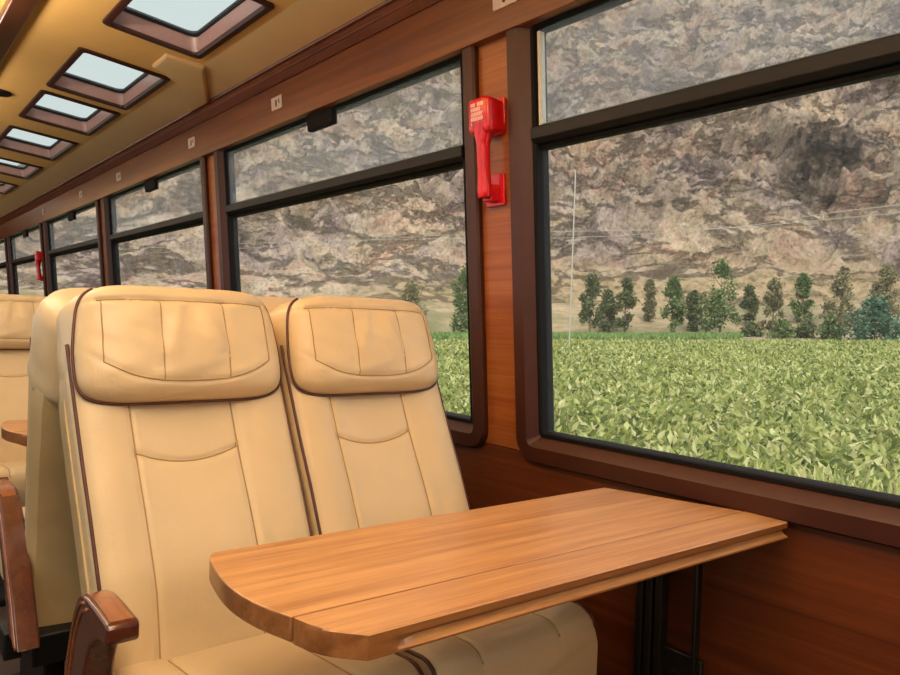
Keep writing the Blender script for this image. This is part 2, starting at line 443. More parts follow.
# ------------------------------------------------------------------ number plates on the frieze
W = wp(1)
def number_plate(y, label):
    root = empty('seat_number_plate', W(y, 2.027, .028))
    Wl = lambda dy, dz, u: tuple(np.array(W(y + dy, 2.027 + dz, .028 + u)) - np.array(W(y, 2.027, .028)))
    mb = MB(); mb.loft([[Wl(dy, dz, u) for dy, dz in rrect(-.048, .048, -.026, .026, .004, 3)] for u in (0, .004)])
    mb.build('plate', M['plate'], root)
    mb = MB(); mb.loft([[Wl(dy, dz, u) for dy, dz in rrect(-.003, .009, -.015, .013, .004, 3)] for u in (.003, .0048)])
    mb.loft([[Wl(dy, dz, u) for dy, dz in rrect(-.027, -.020, -.006, .013, .003, 3)] for u in (.003, .0048)])
    mb.build('printed_mark', M['plate_mark'], root)
    tag(root, label, 'sign', 'seat number plates on the frieze board')
for y, l in ((1.50, 'small ivory number plate above the nearest pillar, touching the top of the picture'), (2.90, 'small ivory number plate on the frieze above the second window'),
             (3.905, 'small ivory number plate above the pillar behind the second window'), (5.28, 'small ivory number plate on the frieze above the third window'),
             (6.33, 'small ivory number plate above the pillar past the third window'), (7.79, 'tiny far ivory number plate on the frieze above the fourth window')):
    number_plate(y, l)

# ------------------------------------------------------------------ red emergency hammers
def hammer():
    root = empty('emergency_hammer')
    O = np.array(W(0, 1.635, 0))
    Wl = lambda dy, z, u: tuple(np.array(W(dy, z, u)) - O)
    def slab(a, b, z0, z1, u0, u1, r=.008): return [[Wl(y, z, u) for y, z in rrect(a, b, z0, z1, r, 4)] for u in (u0, u1)]
    mb = MB(); mb.loft(slab(-.043, .046, 1.690, 1.772, 0, .010)); mb.build('back_plate', M['red'], root, bevel=.002)
    mb = MB(); mb.loft(slab(-.034, .046, 1.468, 1.560, 0, .010)); mb.build('foot_plate', M['red'], root, bevel=.002)
    mb = MB(); L = []
    for u, s in ((.0, .92), (.035, .97), (.062, 1.0), (.070, .95), (.074, .84)):
        L.append([Wl(y, 1.716 + (z - 1.716) * s, u) for y, z in rrect(-.044 * s, .044 * s, 1.664, 1.765, .016 * s, 5)])
    mb.loft(L); mb.build('hammer_head', M['red'], root, smooth=True, angle=45)
    pts = catmull([(0, 1.690, .046), (-.001, 1.655, .054), (0, 1.61, .055), (.001, 1.56, .054), (.002, 1.51, .052), (.002, 1.485, .050)], 6)
    rad = [float(np.interp(i / (len(pts) - 1), [0, .15, .3, .6, .85, .97, 1], [.038, .028, .020, .019, .022, .020, .012])) for i in range(len(pts))]
    mb = MB(); mb.tube([Wl(*p) for p in pts], rad, 14); mb.build('grip', M['red'], root, smooth=True, angle=60)
    mb = MB(); mb.loft(slab(-.016, .022, 1.476, 1.528, .008, .044, .008)); mb.build('clip', M['red'], root, bevel=.004)
    mb = MB()
    mb.loft([[Wl(.004 + .004 * math.cos(t), 1.768 + .004 * math.sin(t) - .002, u) for t in np.linspace(0, 2 * math.pi, 12, endpoint=False)] for u in (.009, .014)])
    mb.build('screw', M['plate'], root, smooth=True, angle=40)
    # printed lettering: rows of small characters too fine to read
    rnd = random.Random(3); mb = MB()
    for row, (z, hgt) in enumerate(((1.744, .0105), (1.731, .0105), (1.718, .0105), (1.705, .0105), (1.692, .008))):
        y = .028
        while y > -.020:
            w = rnd.choice((.004, .005, .006))
            if rnd.random() > .12:
                s = [[Wl(q, zz, u) for q, zz in rrect(y - w, y, z - hgt / 2, z + hgt / 2, .001, 2)] for u in (.0738, .0746)]
                mb.loft(s)
            y -= w + .0018
    mb.build('printed_text', M['redlabel'], root)
    return root
h1 = hammer(); h1.location = W(1.578, 1.635, 0)
tag(h1, 'red emergency hammer in its holder on the wooden pillar beside the big near window', 'emergency hammer', 'red emergency hammers')
h2 = copy_tree(h1); h2.location = W(1.563 + 3 * PITCH + .13, 1.545, 0)
tag(h2, 'small far red emergency hammer on the pillar between the fourth and fifth windows', 'emergency hammer', 'red emergency hammers')

# ------------------------------------------------------------------ tables
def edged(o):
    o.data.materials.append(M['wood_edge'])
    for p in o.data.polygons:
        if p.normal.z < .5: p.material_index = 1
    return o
def table():
    root = empty('folding_table')
    # local: x towards the wall, y along the car, z up; near edge y=0
    XE = 1.062
    arc = catmull([(.012, .405), (-.004, .365), (-.018, .26), (-.012, .175), (.010, .100)], 6)
    lead = catmull([(.010, .098), (.028, .045), (.068, 0.0)], 6)
    T = .034
    mb = MB(); poly = arc + [(XE, .099), (XE - .096, .405)]
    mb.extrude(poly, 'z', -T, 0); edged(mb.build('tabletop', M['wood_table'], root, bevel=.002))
    # leaf with a routed finger groove along the near edge
    mb = MB(); secs = []
    def sec(x, g, y1=.096, yn=0.0):
        return [(x, y1, 0), (x, yn + .002, 0), (x, yn, -.002), (x, yn, -.012), (x, yn + .009 * g, -.016), (x, yn + .012 * g, -.021),
                (x, yn + .006 * g, -.027), (x, yn - .001 * g, -.030), (x, yn - .001 * g, -T + .001), (x, yn + .001, -T), (x, y1, -T)]
    lx = [p[0] for p in lead]; ly = [p[1] for p in lead]
    for x in [.0125, .02, .028, .036, .045, .055, .068]:
        secs.append(sec(x, 0, .096, float(np.interp(x, lx, ly))))
    for x in np.linspace(.10, .16, 6): secs.append(sec(x, min(1, max(0, (x - .10) / .05))))
    for x in np.linspace(.2, XE, 12): secs.append(sec(x, 1))
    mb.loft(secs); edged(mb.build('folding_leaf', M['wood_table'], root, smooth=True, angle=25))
    mb = MB(); mb.box(.016, XE, .0955, .1, -T + .002, -.0012); mb.build('hinge_line', M['piping'], root)
    # wall bracket
    mb = MB()
    x1 = 1.066
    for yy in (.345, .318, .290): mb.box(x1 - .030, x1, yy - .010, yy + .010, -.60, -T)
    mb.box(x1 - .022, x1, .192, .203, -.60, -.12)
    mb.box(x1 - .012, x1, .18, .355, -.74, -.36)
    mb.box(.55, x1, .22, .33, -T - .02, -T)
    b = mb.build('wall_bracket', M['darksteel'], root, bevel=.003)
    mb = MB(); mb.loft([[(x, .245 + .014 * math.cos(t), -.415 + .014 * math.sin(t)) for t in np.linspace(0, 2 * math.pi, 14, endpoint=False)] for x in (x1 - .012, x1 - .026)])
    mb.build('knob', M['darksteel'], b, smooth=True, angle=40)
    return root
t1 = table(); t1.location = (.43, .75, .74); t1.rotation_euler = (0, 0, math.radians(-2.2))
tag(t1, 'orange teak folding table with a curved end under the big near window', 'table', 'folding tables on the window wall')
t2 = copy_tree(t1); t2.location = (.385, 2.47, .74)
tag(t2, 'far folding table seen at the left edge, behind the front pair of seats', 'table', 'folding tables on the window wall')

# ------------------------------------------------------------------ seats
ZP = [.40, .48, .56, .63, .75, .85, 1.0, 1.12, 1.16]
YP = [-.012, .0, .018, .038, .085, .130, .190, .235, .250]
def by(z): return sinterp(z, ZP, YP)
BW = .221
def backfront(x, z, w=BW):
    """front surface depth of the backrest (positive towards the sitter)"""
    u = abs(x) / w
    n = .012 * math.exp(-((abs(x) - .165) / .045) ** 2) - .008 * max(0, 1 - (x / .11) ** 2)
    n += .014 * math.exp(-((z - .66) / .10) ** 2) * max(0, 1 - (x / .13) ** 2)
    for sx in (-.120, .090):
        n -= .005 * math.exp(-((x - sx) / .006) ** 2)
    zs = .830 + .020 * ((x + .015) / .105) ** 2 
    if abs(x + .015) < .105: n -= .005 * math.exp(-((z - zs) / .006) ** 2)
    return n
def seat(arm, slant=0.0, lean=1):
    root = empty('train_seat')
    # ---------------- backrest
    rc = .032; TH = .085
    zz = np.concatenate([np.linspace(.40, .80, 28), np.linspace(.805, .84, 12), np.linspace(.845, .875, 8), np.linspace(.885, 1.14, 16)])
    fx = np.linspace(-(BW - rc), BW - rc, 76)
    def wat(z): return BW * (1.0 + .02 * (z - .6))
    def frame_at(z):
        dy = (by(z + .03) - by(z - .03)) / .06; T = Vector((0, dy, 1)).normalized()
        return Vector((-.055 * lean * max(0, z - .6), by(z), z)), Vector((0, -T.z, T.y)), T
    loops = []
    for z in zz:
        Cc, N, T = frame_at(z); w = wat(z); s = w / BW
        pts = []
        for x in fx: pts.append((x * s, backfront(x, z)))
        for i in range(1, 7):
            a = math.radians(90 - 15 * i); pts.append(((BW - rc + rc * math.cos(a)) * s, rc * math.sin(a) - rc + backfront(BW - rc, z)))
        for i in range(1, 6): pts.append((BW * s, -rc - (TH - rc) * i / 6))
        for x in np.linspace(BW, -BW, 14): pts.append((x * s, -TH))
        for i in range(5, 0, -1): pts.append((-BW * s, -rc - (TH - rc) * i / 6))
        for i in range(6, 0, -1):
            a = math.radians(90 - 15 * i); pts.append((-(BW - rc + rc * math.cos(a)) * s, rc * math.sin(a) - rc + backfront(BW - rc, z)))
        ts = 1 - .30 * max(0, (z - .98) / .16) ** 2
        loops.append([Cc + Vector((x * ts, 0, 0)) + N * (n if n > -.05 else -.05 + (n + .05) * ts) for x, n in pts])
    mb = MB(); mb.loft(loops); back = mb.build('backrest', M['leather'], root, smooth=True, angle=60)
    def bpt(x, z, off=.0005):
        Cc, N, T = frame_at(z); return Cc + Vector((x * wat(z) / BW, 0, 0)) + N * (backfront(x, z) + off)
    for line in ([bpt(-.120, z) for z in np.linspace(.43, .98, 40)], [bpt(.090, z) for z in np.linspace(.43, .98, 40)], [bpt(x - .015, .830 + .020 * (x / .105) ** 2) for x in np.linspace(-.104, .104, 24)]):
        mb = MB(); mb.tube(line, .0016, 6); mb.build('seam', M['seam'], back, smooth=True, angle=0)
    for s in (-1, 1):
        mb = MB(); mb.tube([bpt(s * (BW - .006), z, -.008) for z in np.linspace(.42, 1.06, 40)], .0038, 8)
        mb.build('piping', M['piping'], back, smooth=True, angle=0)
    # outer shell behind the cushion
    mb = MB(); loops = []
    for z in np.linspace(.30, 1.07, 24):
        Cc, N, T = frame_at(max(.43, z)); Cc = Vector((-.055 * lean * max(0, z - .6), by(z), z)); w = (BW + .004) * (1 - .16 * max(0, (z - .94) / .13) ** 2)
        o2 = [(w * c, n) for c, n in ((1, -.052), (1, -.10), (.94, -.128), (.6, -.140), (-.6, -.140), (-.94, -.128), (-1, -.10), (-1, -.052))]
        loops.append([Cc + Vector((x, 0, 0)) + N * n for x, n in o2])
    mb.loft(loops); mb.build('back_shell', M['leather_back'], root, smooth=True, angle=40)
    # ---------------- headrest pillow
    tilt = math.radians(20); U = Vector((0, math.sin(tilt), math.cos(tilt))); N = Vector((0, -math.cos(tilt), math.sin(tilt)))
    HC = Vector((-.024 * lean, .196, 1.062)); HW, HH, HB = .212, .124, .056
    def squ(u, v, p=6.0):
        r = max(abs(u), abs(v))
        if r < 1e-9: return 0, 0, 0
        k = r / ((abs(u) ** p + abs(v) ** p) ** (1 / p)); return u * k, v * k, r
    def taper(y): return 1 - .09 * max(0, (y + .2) / 1.2) ** 1.4
    def hxy(x, y):
        r = min(1, (abs(x) ** 6.0 + abs(y) ** 6.0) ** (1 / 6.0))
        h = HB * (1 - r ** 4.5) ** .55; in8 = max(0, 1 - r ** 8)
        for sx in (-.28, .36):
            if -.75 < y < .64: h -= .0045 * math.exp(-((x - sx) / .03) ** 2) * in8
        h -= .008 * math.exp(-((y - .64) / .04) ** 2) * (1 if abs(x) < .88 else .3)
        h += .004 * math.exp(-((y - .84) / .1) ** 2) * in8
        h += .007 * math.exp(-((x - .05) / .25) ** 2) * math.exp(-((y + .15) / .4) ** 2)
        h += .0022 * math.sin(9.0 * x + 2.2 * math.sin(5 * y)) * math.sin(6 * y + 2) * max(0, 1 - r ** 4)
        h -= .0032 * math.exp(-((y - ulow(x)) / .05) ** 2) * in8
        for cx, ph in ((-.16, .35), (.20, -.3), (.30, -.5), (-.24, .5)):
            d = (x - cx - ph * (y + .2) * .35)
            h += .0050 * math.exp(-(d / .05) ** 2) * math.exp(-((y - .05) / .5) ** 2)
        return HC + Vector((x * HW * taper(y), 0, 0)) + U * (y * HH) + N * h
    def ulow(x): return -.74 + .34 * abs(x / .8) ** 3
    def hsurf(u, v):
        x, y, r = squ(u, v); return hxy(x, y)
    n = 64; mb = MB(); vs = []; fs = []
    g = np.sin(np.linspace(-1, 1, n + 1) * math.pi / 2 * .86) / math.sin(math.pi / 2 * .86)
    for j in range(n + 1):
        for i in range(n + 1): vs.append(hsurf(g[i], g[j]))
    for j in range(n):
        for i in range(n):
            a = j * (n + 1) + i; fs.append([a, a + 1, a + n + 2, a + n + 1])
    per = [(g[i], -1) for i in range(n)] + [(1, g[i]) for i in range(n)] + [(-g[i], 1) for i in range(n)] + [(-1, -g[i]) for i in range(n)]
    mb.add(vs, fs)
    rear = []; sk = 1.0 if lean > 0 else 1.9
    for d, s, sag in ((0, 1, 0), (.012, 1.008, 0), (.05, 1.035, 0), (.10, 1.035, 0), (.14, .985, .003), (.165, .90, .006), (.178, .74, .008), (.182, .3, .01)):
        L = []
        for q, (u, v) in enumerate(per):
            x, y, r = squ(u, v)
            s_ = 1 + (s - 1) * sk if s > 1 else s; wr = 1 + .006 * math.sin(q * .30 + d * 30) * (1 if .02 < d < .15 else 0)
            tp = taper(y) + (1 - taper(y)) * min(1, d / .06)
            L.append(HC + Vector((x * HW * s_ * wr * tp, 0, 0)) + U * (y * HH * s * wr - sag) - N * d)
        rear.append(L)
    mb.loft(rear, caps=(False, True))
    head = mb.build('headrest', M['leather'], root, smooth=True, angle=0)
    bm = bmesh.new(); bm.from_mesh(head.data); bmesh.ops.remove_doubles(bm, verts=bm.verts, dist=.0004); bmesh.ops.recalc_face_normals(bm, faces=bm.faces); bm.to_mesh(head.data); bm.free()
    mb = MB(); P = []
    for u, v in per[::2]:
        x, y, r = squ(u, v)
        P.append(HC + Vector((x * (HW * taper(y) + .002), 0, 0)) + U * (y * (HH + .002)))
    k = len(P); cut = [p for i, p in enumerate(P) if not (k * .52 < i < k * .73)]
    i0 = next(i for i in range(k) if i > k * .73)
    seq = P[i0:] + P[:int(k * .52)]
    if lean > 0:
        mb.tube(seq, .0032, 8); mb.build('piping', M['piping'], head, smooth=True, angle=0)
    def hs(x, y): return hxy(x, y) + N * .0012
    for line in ([hs(-.28, y) for y in np.linspace(-.72, .62, 24)], [hs(.36, y) for y in np.linspace(-.70, .62, 24)], [hs(x, .64) for x in np.linspace(-.86, .86, 40)],
                 [hs(-.80 - .05 * max(0, y), y) for y in np.linspace(.62, -.38, 16)] + [hs(x, ulow(x)) for x in np.linspace(-.8, .8, 36)] + [hs(.80 + .05 * max(0, y), y) for y in np.linspace(-.38, .62, 16)]):
        mb = MB(); mb.tube(line, .0013, 6); mb.build('seam', M['seam'], head, smooth=True, angle=0)
    # ---------------- seat cushion
    mb = MB(); loops = []
    prof = [(.03, .30, .34), (.05, .40, .48)]
    cw = .219
    for y in np.linspace(.02, -.375, 40):
        t = (.02 - y) / .395
        top = .478 + .045 * t ** .8 ; bot = .335
        ft = 1.0
        if t > .86: q = (t - .86) / .14; top -= .055 * (1 - math.sqrt(max(0, 1 - q * q))); bot += .03 * q * q
        r = .030; pts = []
        for x in np.linspace(-(cw - r), cw - r, 60):
            hh = .012 * math.exp(-((abs(x) - .165) / .05) ** 2) 
            for sx in (-.105, .105): hh -= .005 * math.exp(-((x - sx) / .006) ** 2)
            pts.append((x, y, top + hh))
        hh = .012 * math.exp(-((cw - r - .165) / .05) ** 2)
        for i in range(1, 6): a = math.radians(90 - 18 * i); pts.append((cw - r + r * math.cos(a), y, top + hh - r + r * math.sin(a)))
        pts += [(cw, y, bot), (-cw, y, bot)]
        for i in range(5, 0, -1): a = math.radians(90 - 18 * i); pts.append((-(cw - r + r * math.cos(a)), y, top + hh - r + r * math.sin(a)))
        loops.append(pts)
    mb.loft(loops); cush = mb.build('cushion', M['leather'], root, smooth=True, angle=60)
    def cpt(x, y):
        t = (.02 - y) / .395; z = .478 + .045 * t ** .8 + .012 * math.exp(-((abs(x) - .165) / .05) ** 2) - (.005 if abs(abs(x) - .105) < .002 else 0)
        if t > .86: q = (t - .86) / .14; z -= .055 * (1 - math.sqrt(max(0, 1 - q * q)))
        return (x, y, z + .0005)
    for sx in (-.105, .105):
        mb = MB(); mb.tube([cpt(sx, y) for y in np.linspace(0, -.368, 24)], .0016, 6); mb.build('seam', M['seam'], cush, smooth=True, angle=0)
    for s in (-1, 1):
        mb = MB(); mb.tube([(s * (cw - .004), cpt(cw - .03, y)[1], cpt(cw - .03, y)[2] - .010) for y in np.linspace(-.01, -.372, 24)], .0040, 8)
        mb.build('piping', M['piping'], cush, smooth=True, angle=0)
    # ---------------- base
    mb = MB(); mb.box(-.20, .20, -.34, .06, .30, .36); mb.box(-.17, -.12, -.30, .04, .03, .30); mb.box(.12, .17, -.30, .04, .03, .30)
    mb.box(-.19, -.10, -.34, .08, 0, .03); mb.box(.10, .19, -.34, .08, 0, .03); mb.box(-.22, .22, .04, .17, .25, .33)
    mb.build('base_frame', M['blackmetal'], root, bevel=.006)
    # ---------------- armrest on the aisle side
    if arm:
        xo = arm * .245
        lo_ = .30 if not slant else .355
        sl = lambda y, z: (y + slant * max(0, .645 - max(z, lo_)), max(z, lo_) - (.014 if slant else 0))
        outl = catmull([sl(*q) for q in ((.075, .30), (.068, .40), (.056, .484), (.02, .575), (-.022, .637), (-.06, .656), (-.12, .660), (-.205, .658))], 6)
        outl += [(-.212, .652), (-.212, .630), (-.205, .624)]
        inn = catmull([sl(*q) for q in ((-.172, .624), (-.140, .610), (-.100, .575), (-.066, .50), (-.045, .40), (-.036, .30))], 6)
        mb = MB(); mb.extrude(outl + inn, 'x', xo - .024, xo + .024)
        ar = mb.build('armrest', M['wood_arm'], root, bevel=.008, seg=3)
        mb = MB()
        sec = catmull([sl(*q) for q in ((-.030, .6435), (-.06, .6575), (-.12, .6615), (-.204, .6595))], 6)
        mb.loft([[(xo - .018, y, z - .003), (xo - .016, y, z + .001), (xo + .016, y, z + .001), (xo + .018, y, z - .003)] for y, z in sec])
        mb.build('armrest_pad', M['wood_arm_top'], ar, smooth=True, angle=40)
        for sd in (-1, 1):
            for off in (.022, .046):
                k = off / .14
                o_ = ((.075, .30), (.068, .40), (.056, .484), (.02, .575), (-.022, .637), (-.06, .656)); i_ = ((-.036, .30), (-.045, .40), (-.066, .50), (-.100, .575), (-.140, .610), (-.172, .624))
                mb = MB(); mb.tube([(xo + sd * .0238, y, z) for y, z in catmull([sl(a[0] + (b[0] - a[0]) * k, a[1] + (b[1] - a[1]) * k) for a, b in zip(o_, i_)], 6)], .0035, 6)
                mb.build('groove', M['wood_arm_top'], ar, smooth=True, angle=0)
        mb = MB(); mb.box(xo - .02, xo + .02, -.035, .065, .24, .31); mb.box(min(xo, arm * .2), max(xo, arm * .2), -.02, .05, .30, .35)
        mb.build('armrest_bracket', M['blackmetal'], ar, bevel=.004)
    return root
SA, SB, YC = .567, 1.022, 1.36
aisle = seat(-1); aisle.location = (SA, YC, 0)
tag(aisle, 'cream leather aisle seat with curved wooden armrest, left of the front pair', 'seat', 'cream leather train seats')
wind = seat(0); wind.location = (SB, YC, 0)
tag(wind, 'cream leather window seat, right one of the front pair behind the teak table', 'seat', 'cream leather train seats')
YR = 2.155
ra = seat(1, .68, -1); ra.location = (SA, YR, 0); ra.rotation_euler = (0, 0, math.pi)
tag(ra, 'seat turned away, back to back with the left front seat', 'seat', 'cream leather train seats')
rb = seat(0, 0, -1); rb.location = (SB, YR, 0); rb.rotation_euler = (0, 0, math.pi)
tag(rb, 'window seat turned away, its pale top showing between the two front headrests', 'seat', 'cream leather train seats')
fa = copy_tree(aisle); fa.location = (SA, YC + PITCH, 0)
tag(fa, 'far cream leather seat at the left edge, facing the camera behind the far table', 'seat', 'cream leather train seats')

#OUTSIDE
# ------------------------------------------------------------------ outside: field, bank, trees, mountain
def vnoise(x, y, z=None, seed=0):
    z = np.zeros_like(x) if z is None else z
    xi, yi, zi = np.floor(x).astype(np.int64), np.floor(y).astype(np.int64), np.floor(z).astype(np.int64)
    fx, fy, fz = x - xi, y - yi, z - zi
    s = lambda t: t * t * t * (t * (t * 6 - 15) + 10)
    fx, fy, fz = s(fx), s(fy), s(fz)
    def h(a, b, c):
        k = (a * 374761393 + b * 668265263 + c * 2147483647 + seed * 974711) & 0x7fffffff
        k = ((k ^ (k >> 13)) * 1274126177) & 0x7fffffff
        return ((k ^ (k >> 16)) & 0xffff) / 65535.0
    r = 0
    for dz in (0, 1):
        for dy in (0, 1):
            for dx in (0, 1):
                w = (fx if dx else 1 - fx) * (fy if dy else 1 - fy) * (fz if dz else 1 - fz)
                r = r + w * h(xi + dx, yi + dy, zi + dz)
    return r
def fbm(x, y, z=None, oct=4, seed=0, ridged=False):
    a, t, n = 1.0, 0, 0
    for i in range(oct):
        f = 2.03 ** i
        q = vnoise(x * f + 17 * i, y * f - 9 * i, None if z is None else z * f, seed + i)
        if ridged: q = 1 - abs(2 * q - 1)
        t = t + a * q; n += a; a *= .5
    return t / n
RF = 110.0
TH_T = np.radians([0, 22.56, 27.7, 37.7, 47.85, 60.6, 70.9, 76.2, 100]); ZF_T = 1.13 + RF * np.array([-.0345, -.0335, -.0312, -.0260, -.0199, -.01146, -.0042, -.0015, 0])
def zf(th): return np.interp(th, TH_T, ZF_T)
def canopy(r, th):
    t = np.clip((r - 6) / (RF - 6), 0, 1); return -.25 + (zf(th) + .25) * t
def ground(r, th):
    base = canopy(np.minimum(r, RF), th) - np.where(r < RF, .75 - .5 * np.clip(r / RF, 0, 1), .25)
    d = np.maximum(0, r - RF)
    z = base + .018 * np.minimum(d, 40) + .30 * np.clip(d - 40, 0, 45) + .86 * np.maximum(0, d - 85)
    return z
def polar_mesh(name, mat, th0, th1, nt, rs, zfun):
    th = np.radians(np.linspace(th0, th1, nt)); R, T = np.meshgrid(np.array(rs), th, indexing='ij')
    X = R * np.sin(T); Y = R * np.cos(T); Z = zfun(R, T, X, Y)
    if isinstance(Z, tuple): X, Y, Z = Z
    v = np.stack([X, Y, Z], -1).reshape(-1, 3); nr = len(rs)
    i = np.arange(nr - 1)[:, None] * nt + np.arange(nt - 1)[None, :]
    f = np.stack([i, i + 1, i + nt + 1, i + nt], -1).reshape(-1, 4)
    me = bpy.data.meshes.new(name); me.from_pydata(v.tolist(), [], f.tolist()); me.update()
    me.polygons.foreach_set('use_smooth', [True] * len(me.polygons)); me.materials.append(mat)
    o = bpy.data.objects.new(name, me); C.objects.link(o); return o

OUTC = (232 * math.sin(math.radians(66.2)), 232 * math.cos(math.radians(66.2)), 1.13 + 232 * .200)
# soil / bank
def soil_mat():
    t = Nt('field_soil'); v = t.coords(); f = t.noise(v, .8, 5)
    t.link(t.ramp(f, [(.3, srgb(60, 78, 34)), (.7, srgb(98, 112, 52))]), t.b.inputs['Base Color']); t.b.inputs['Roughness'].default_value = .95; return t.m
def bank_mat():
    t = Nt('dry_bank'); v = t.coords(); f = t.noise(v, .35, 6, .65); g = t.noise(v, .08, 3)
    c = t.ramp(f, [(.30, srgb(110, 98, 70)), (.5, srgb(152, 132, 100)), (.72, srgb(174, 152, 118))])
    d = t.ramp(g, [(.45, (0, 0, 0, 1)), (.62, (1, 1, 1, 1))])
    t.link(t.mix(d, c, srgb(118, 112, 76)), t.b.inputs['Base Color']); t.b.inputs['Roughness'].default_value = .95
    t.bump(f, .8, .6); return t.m
def rock_mat():
    t = Nt('mountain_rock'); v = t.coords()
    a = t.noise(v, .045, 8, .66, .8); b = t.noise(v, .16, 8, .72, .4); c = t.noise(v, .018, 3, .5); e = t.noise(v, 1.1, 6, .75)
    base = t.ramp(a, [(.30, srgb(128, 106, 98)), (.42, srgb(168, 150, 142)), (.52, srgb(182, 164, 142)), (.60, srgb(176, 146, 128)), (.74, srgb(200, 184, 158))])
    big = t.ramp(t.noise(v, .014, 4, .6, 1.0), [(.38, (.74, .70, .72, 1)), (.5, (1, 1, 1, 1)), (.65, (1.12, 1.08, 1.0, 1))])
    base = t.mix(.8, base, big, 'MULTIPLY')
    scr = t.ramp(b, [(.50, (0, 0, 0, 1)), (.60, (1, 1, 1, 1))])
    grn = t.ramp(c, [(.40, srgb(146, 136, 104)), (.6, srgb(122, 118, 84))])
    k = t.mix(.42, (0, 0, 0, 1), scr); base = t.mix(k, base, grn)
    spk = t.ramp(e, [(.36, (.36, .32, .30, 1)), (.46, (.88, .86, .84, 1)), (.60, (1.25, 1.23, 1.2, 1))])
    base = t.mix(.8, base, spk, 'MULTIPLY')
    # cracks between the strata
    sv = t.coords((1, 1, 2.4), rot=(.5, .35, .2))
    cr = t.noise(sv, .034, 9, .68, .25)
    ab = t.new('ShaderNodeMath', operation='SUBTRACT'); t.link(cr, ab.inputs[0]); ab.inputs[1].default_value = .5
    a2 = t.new('ShaderNodeMath', operation='ABSOLUTE'); t.link(ab.outputs[0], a2.inputs[0])
    crack = t.ramp(a2.outputs[0], [(.0, (.45, .41, .39, 1)), (.012, (.76, .73, .71, 1)), (.035, (1, 1, 1, 1))])
    gate = t.ramp(t.noise(v, .022, 4, .6), [(.42, (.1, .1, .1, 1)), (.58, (.55, .55, .55, 1))])
    base = t.mix(gate, base, crack, 'MULTIPLY')
    # dry grass on the lowest slopes
    sx = t.new('ShaderNodeSeparateXYZ'); t.link(v, sx.inputs[0])
    zz = t.new('ShaderNodeMath', operation='MULTIPLY_ADD'); t.link(t.noise(v, .05, 5, .65), zz.inputs[0]); zz.inputs[1].default_value = -32
    yy_ = t.new('ShaderNodeMath', operation='SUBTRACT'); t.link(sx.outputs['Y'], yy_.inputs[0]); yy_.inputs[1].default_value = 122
    ym = t.new('ShaderNodeMath', operation='MAXIMUM'); t.link(yy_.outputs[0], ym.inputs[0]); ym.inputs[1].default_value = 0
    yz = t.new('ShaderNodeMath', operation='MULTIPLY_ADD'); t.link(ym.outputs[0], yz.inputs[0]); yz.inputs[1].default_value = .3; t.link(sx.outputs['Z'], yz.inputs[2])
    t.link(yz.outputs[0], zz.inputs[2])
    low = t.ramp(t.mapr(zz.outputs[0], -3, 4), [(0, (1, 1, 1, 1)), (1, (0, 0, 0, 1))])
    dry = t.ramp(t.noise(v, .45, 6, .7), [(.34, srgb(104, 98, 68)), (.48, srgb(160, 138, 106)), (.66, srgb(182, 158, 126))])
    base = t.mix(low, base, dry)
    # darker patch on the outcrop, fading out with distance
    vs = t.new('ShaderNodeVectorMath', operation='SUBTRACT'); tc = t.new('ShaderNodeTexCoord'); t.link(tc.outputs['Object'], vs.inputs[0]); vs.inputs[1].default_value = OUTC
    ln = t.new('ShaderNodeVectorMath', operation='LENGTH'); t.link(vs.outputs[0], ln.inputs[0])
    ad = t.new('ShaderNodeMath', operation='MULTIPLY_ADD'); t.link(t.noise(v, .11, 5, .7, .5), ad.inputs[0]); ad.inputs[1].default_value = 34; t.link(ln.outputs['Value'], ad.inputs[2])
    dk = t.ramp(t.mapr(ad.outputs[0], 26, 46), [(.0, (1, 1, 1, 1)), (.6, (0, 0, 0, 1))])
    base = t.mix(dk, base, t.ramp(t.noise(v, .35, 6, .75), [(.36, srgb(44, 37, 33)), (.52, srgb(88, 76, 67)), (.70, srgb(160, 140, 120))]))
    t.link(base, t.b.inputs['Base Color']); t.b.inputs['Roughness'].default_value = .95
    t.b.inputs['Specular IOR Level'].default_value = .1
    h = t.new('ShaderNodeMath', operation='ADD'); t.link(b, h.inputs[0]); t.link(crack, h.inputs[1])
    t.bump(h.outputs[0], 1.0, 2.2); return t.m
rs1 = np.concatenate([np.linspace(2.5, 20, 30), np.linspace(22, RF - .5, 40)])
o = polar_mesh('field', soil_mat(), 5, 100, 90, rs1, lambda R, T, X, Y: ground(R, T)); struct(o); o.name = 'field'
def bankz(R, T, X, Y): return ground(R, T) + .9 * (fbm(X / 9, Y / 9, seed=3) - .5) * np.clip((R - RF) / 20, 0, 1) * 2 - 6 * np.clip((R - RF - 62) / 14, 0, 1)
o = polar_mesh('dry_bank', bank_mat(), 5, 100, 260, np.concatenate([np.linspace(RF - 1, RF + 50, 30), np.linspace(RF + 52, RF + 84, 40)]), bankz); struct(o)
CR_T, CR_E = math.radians(65.6), .185
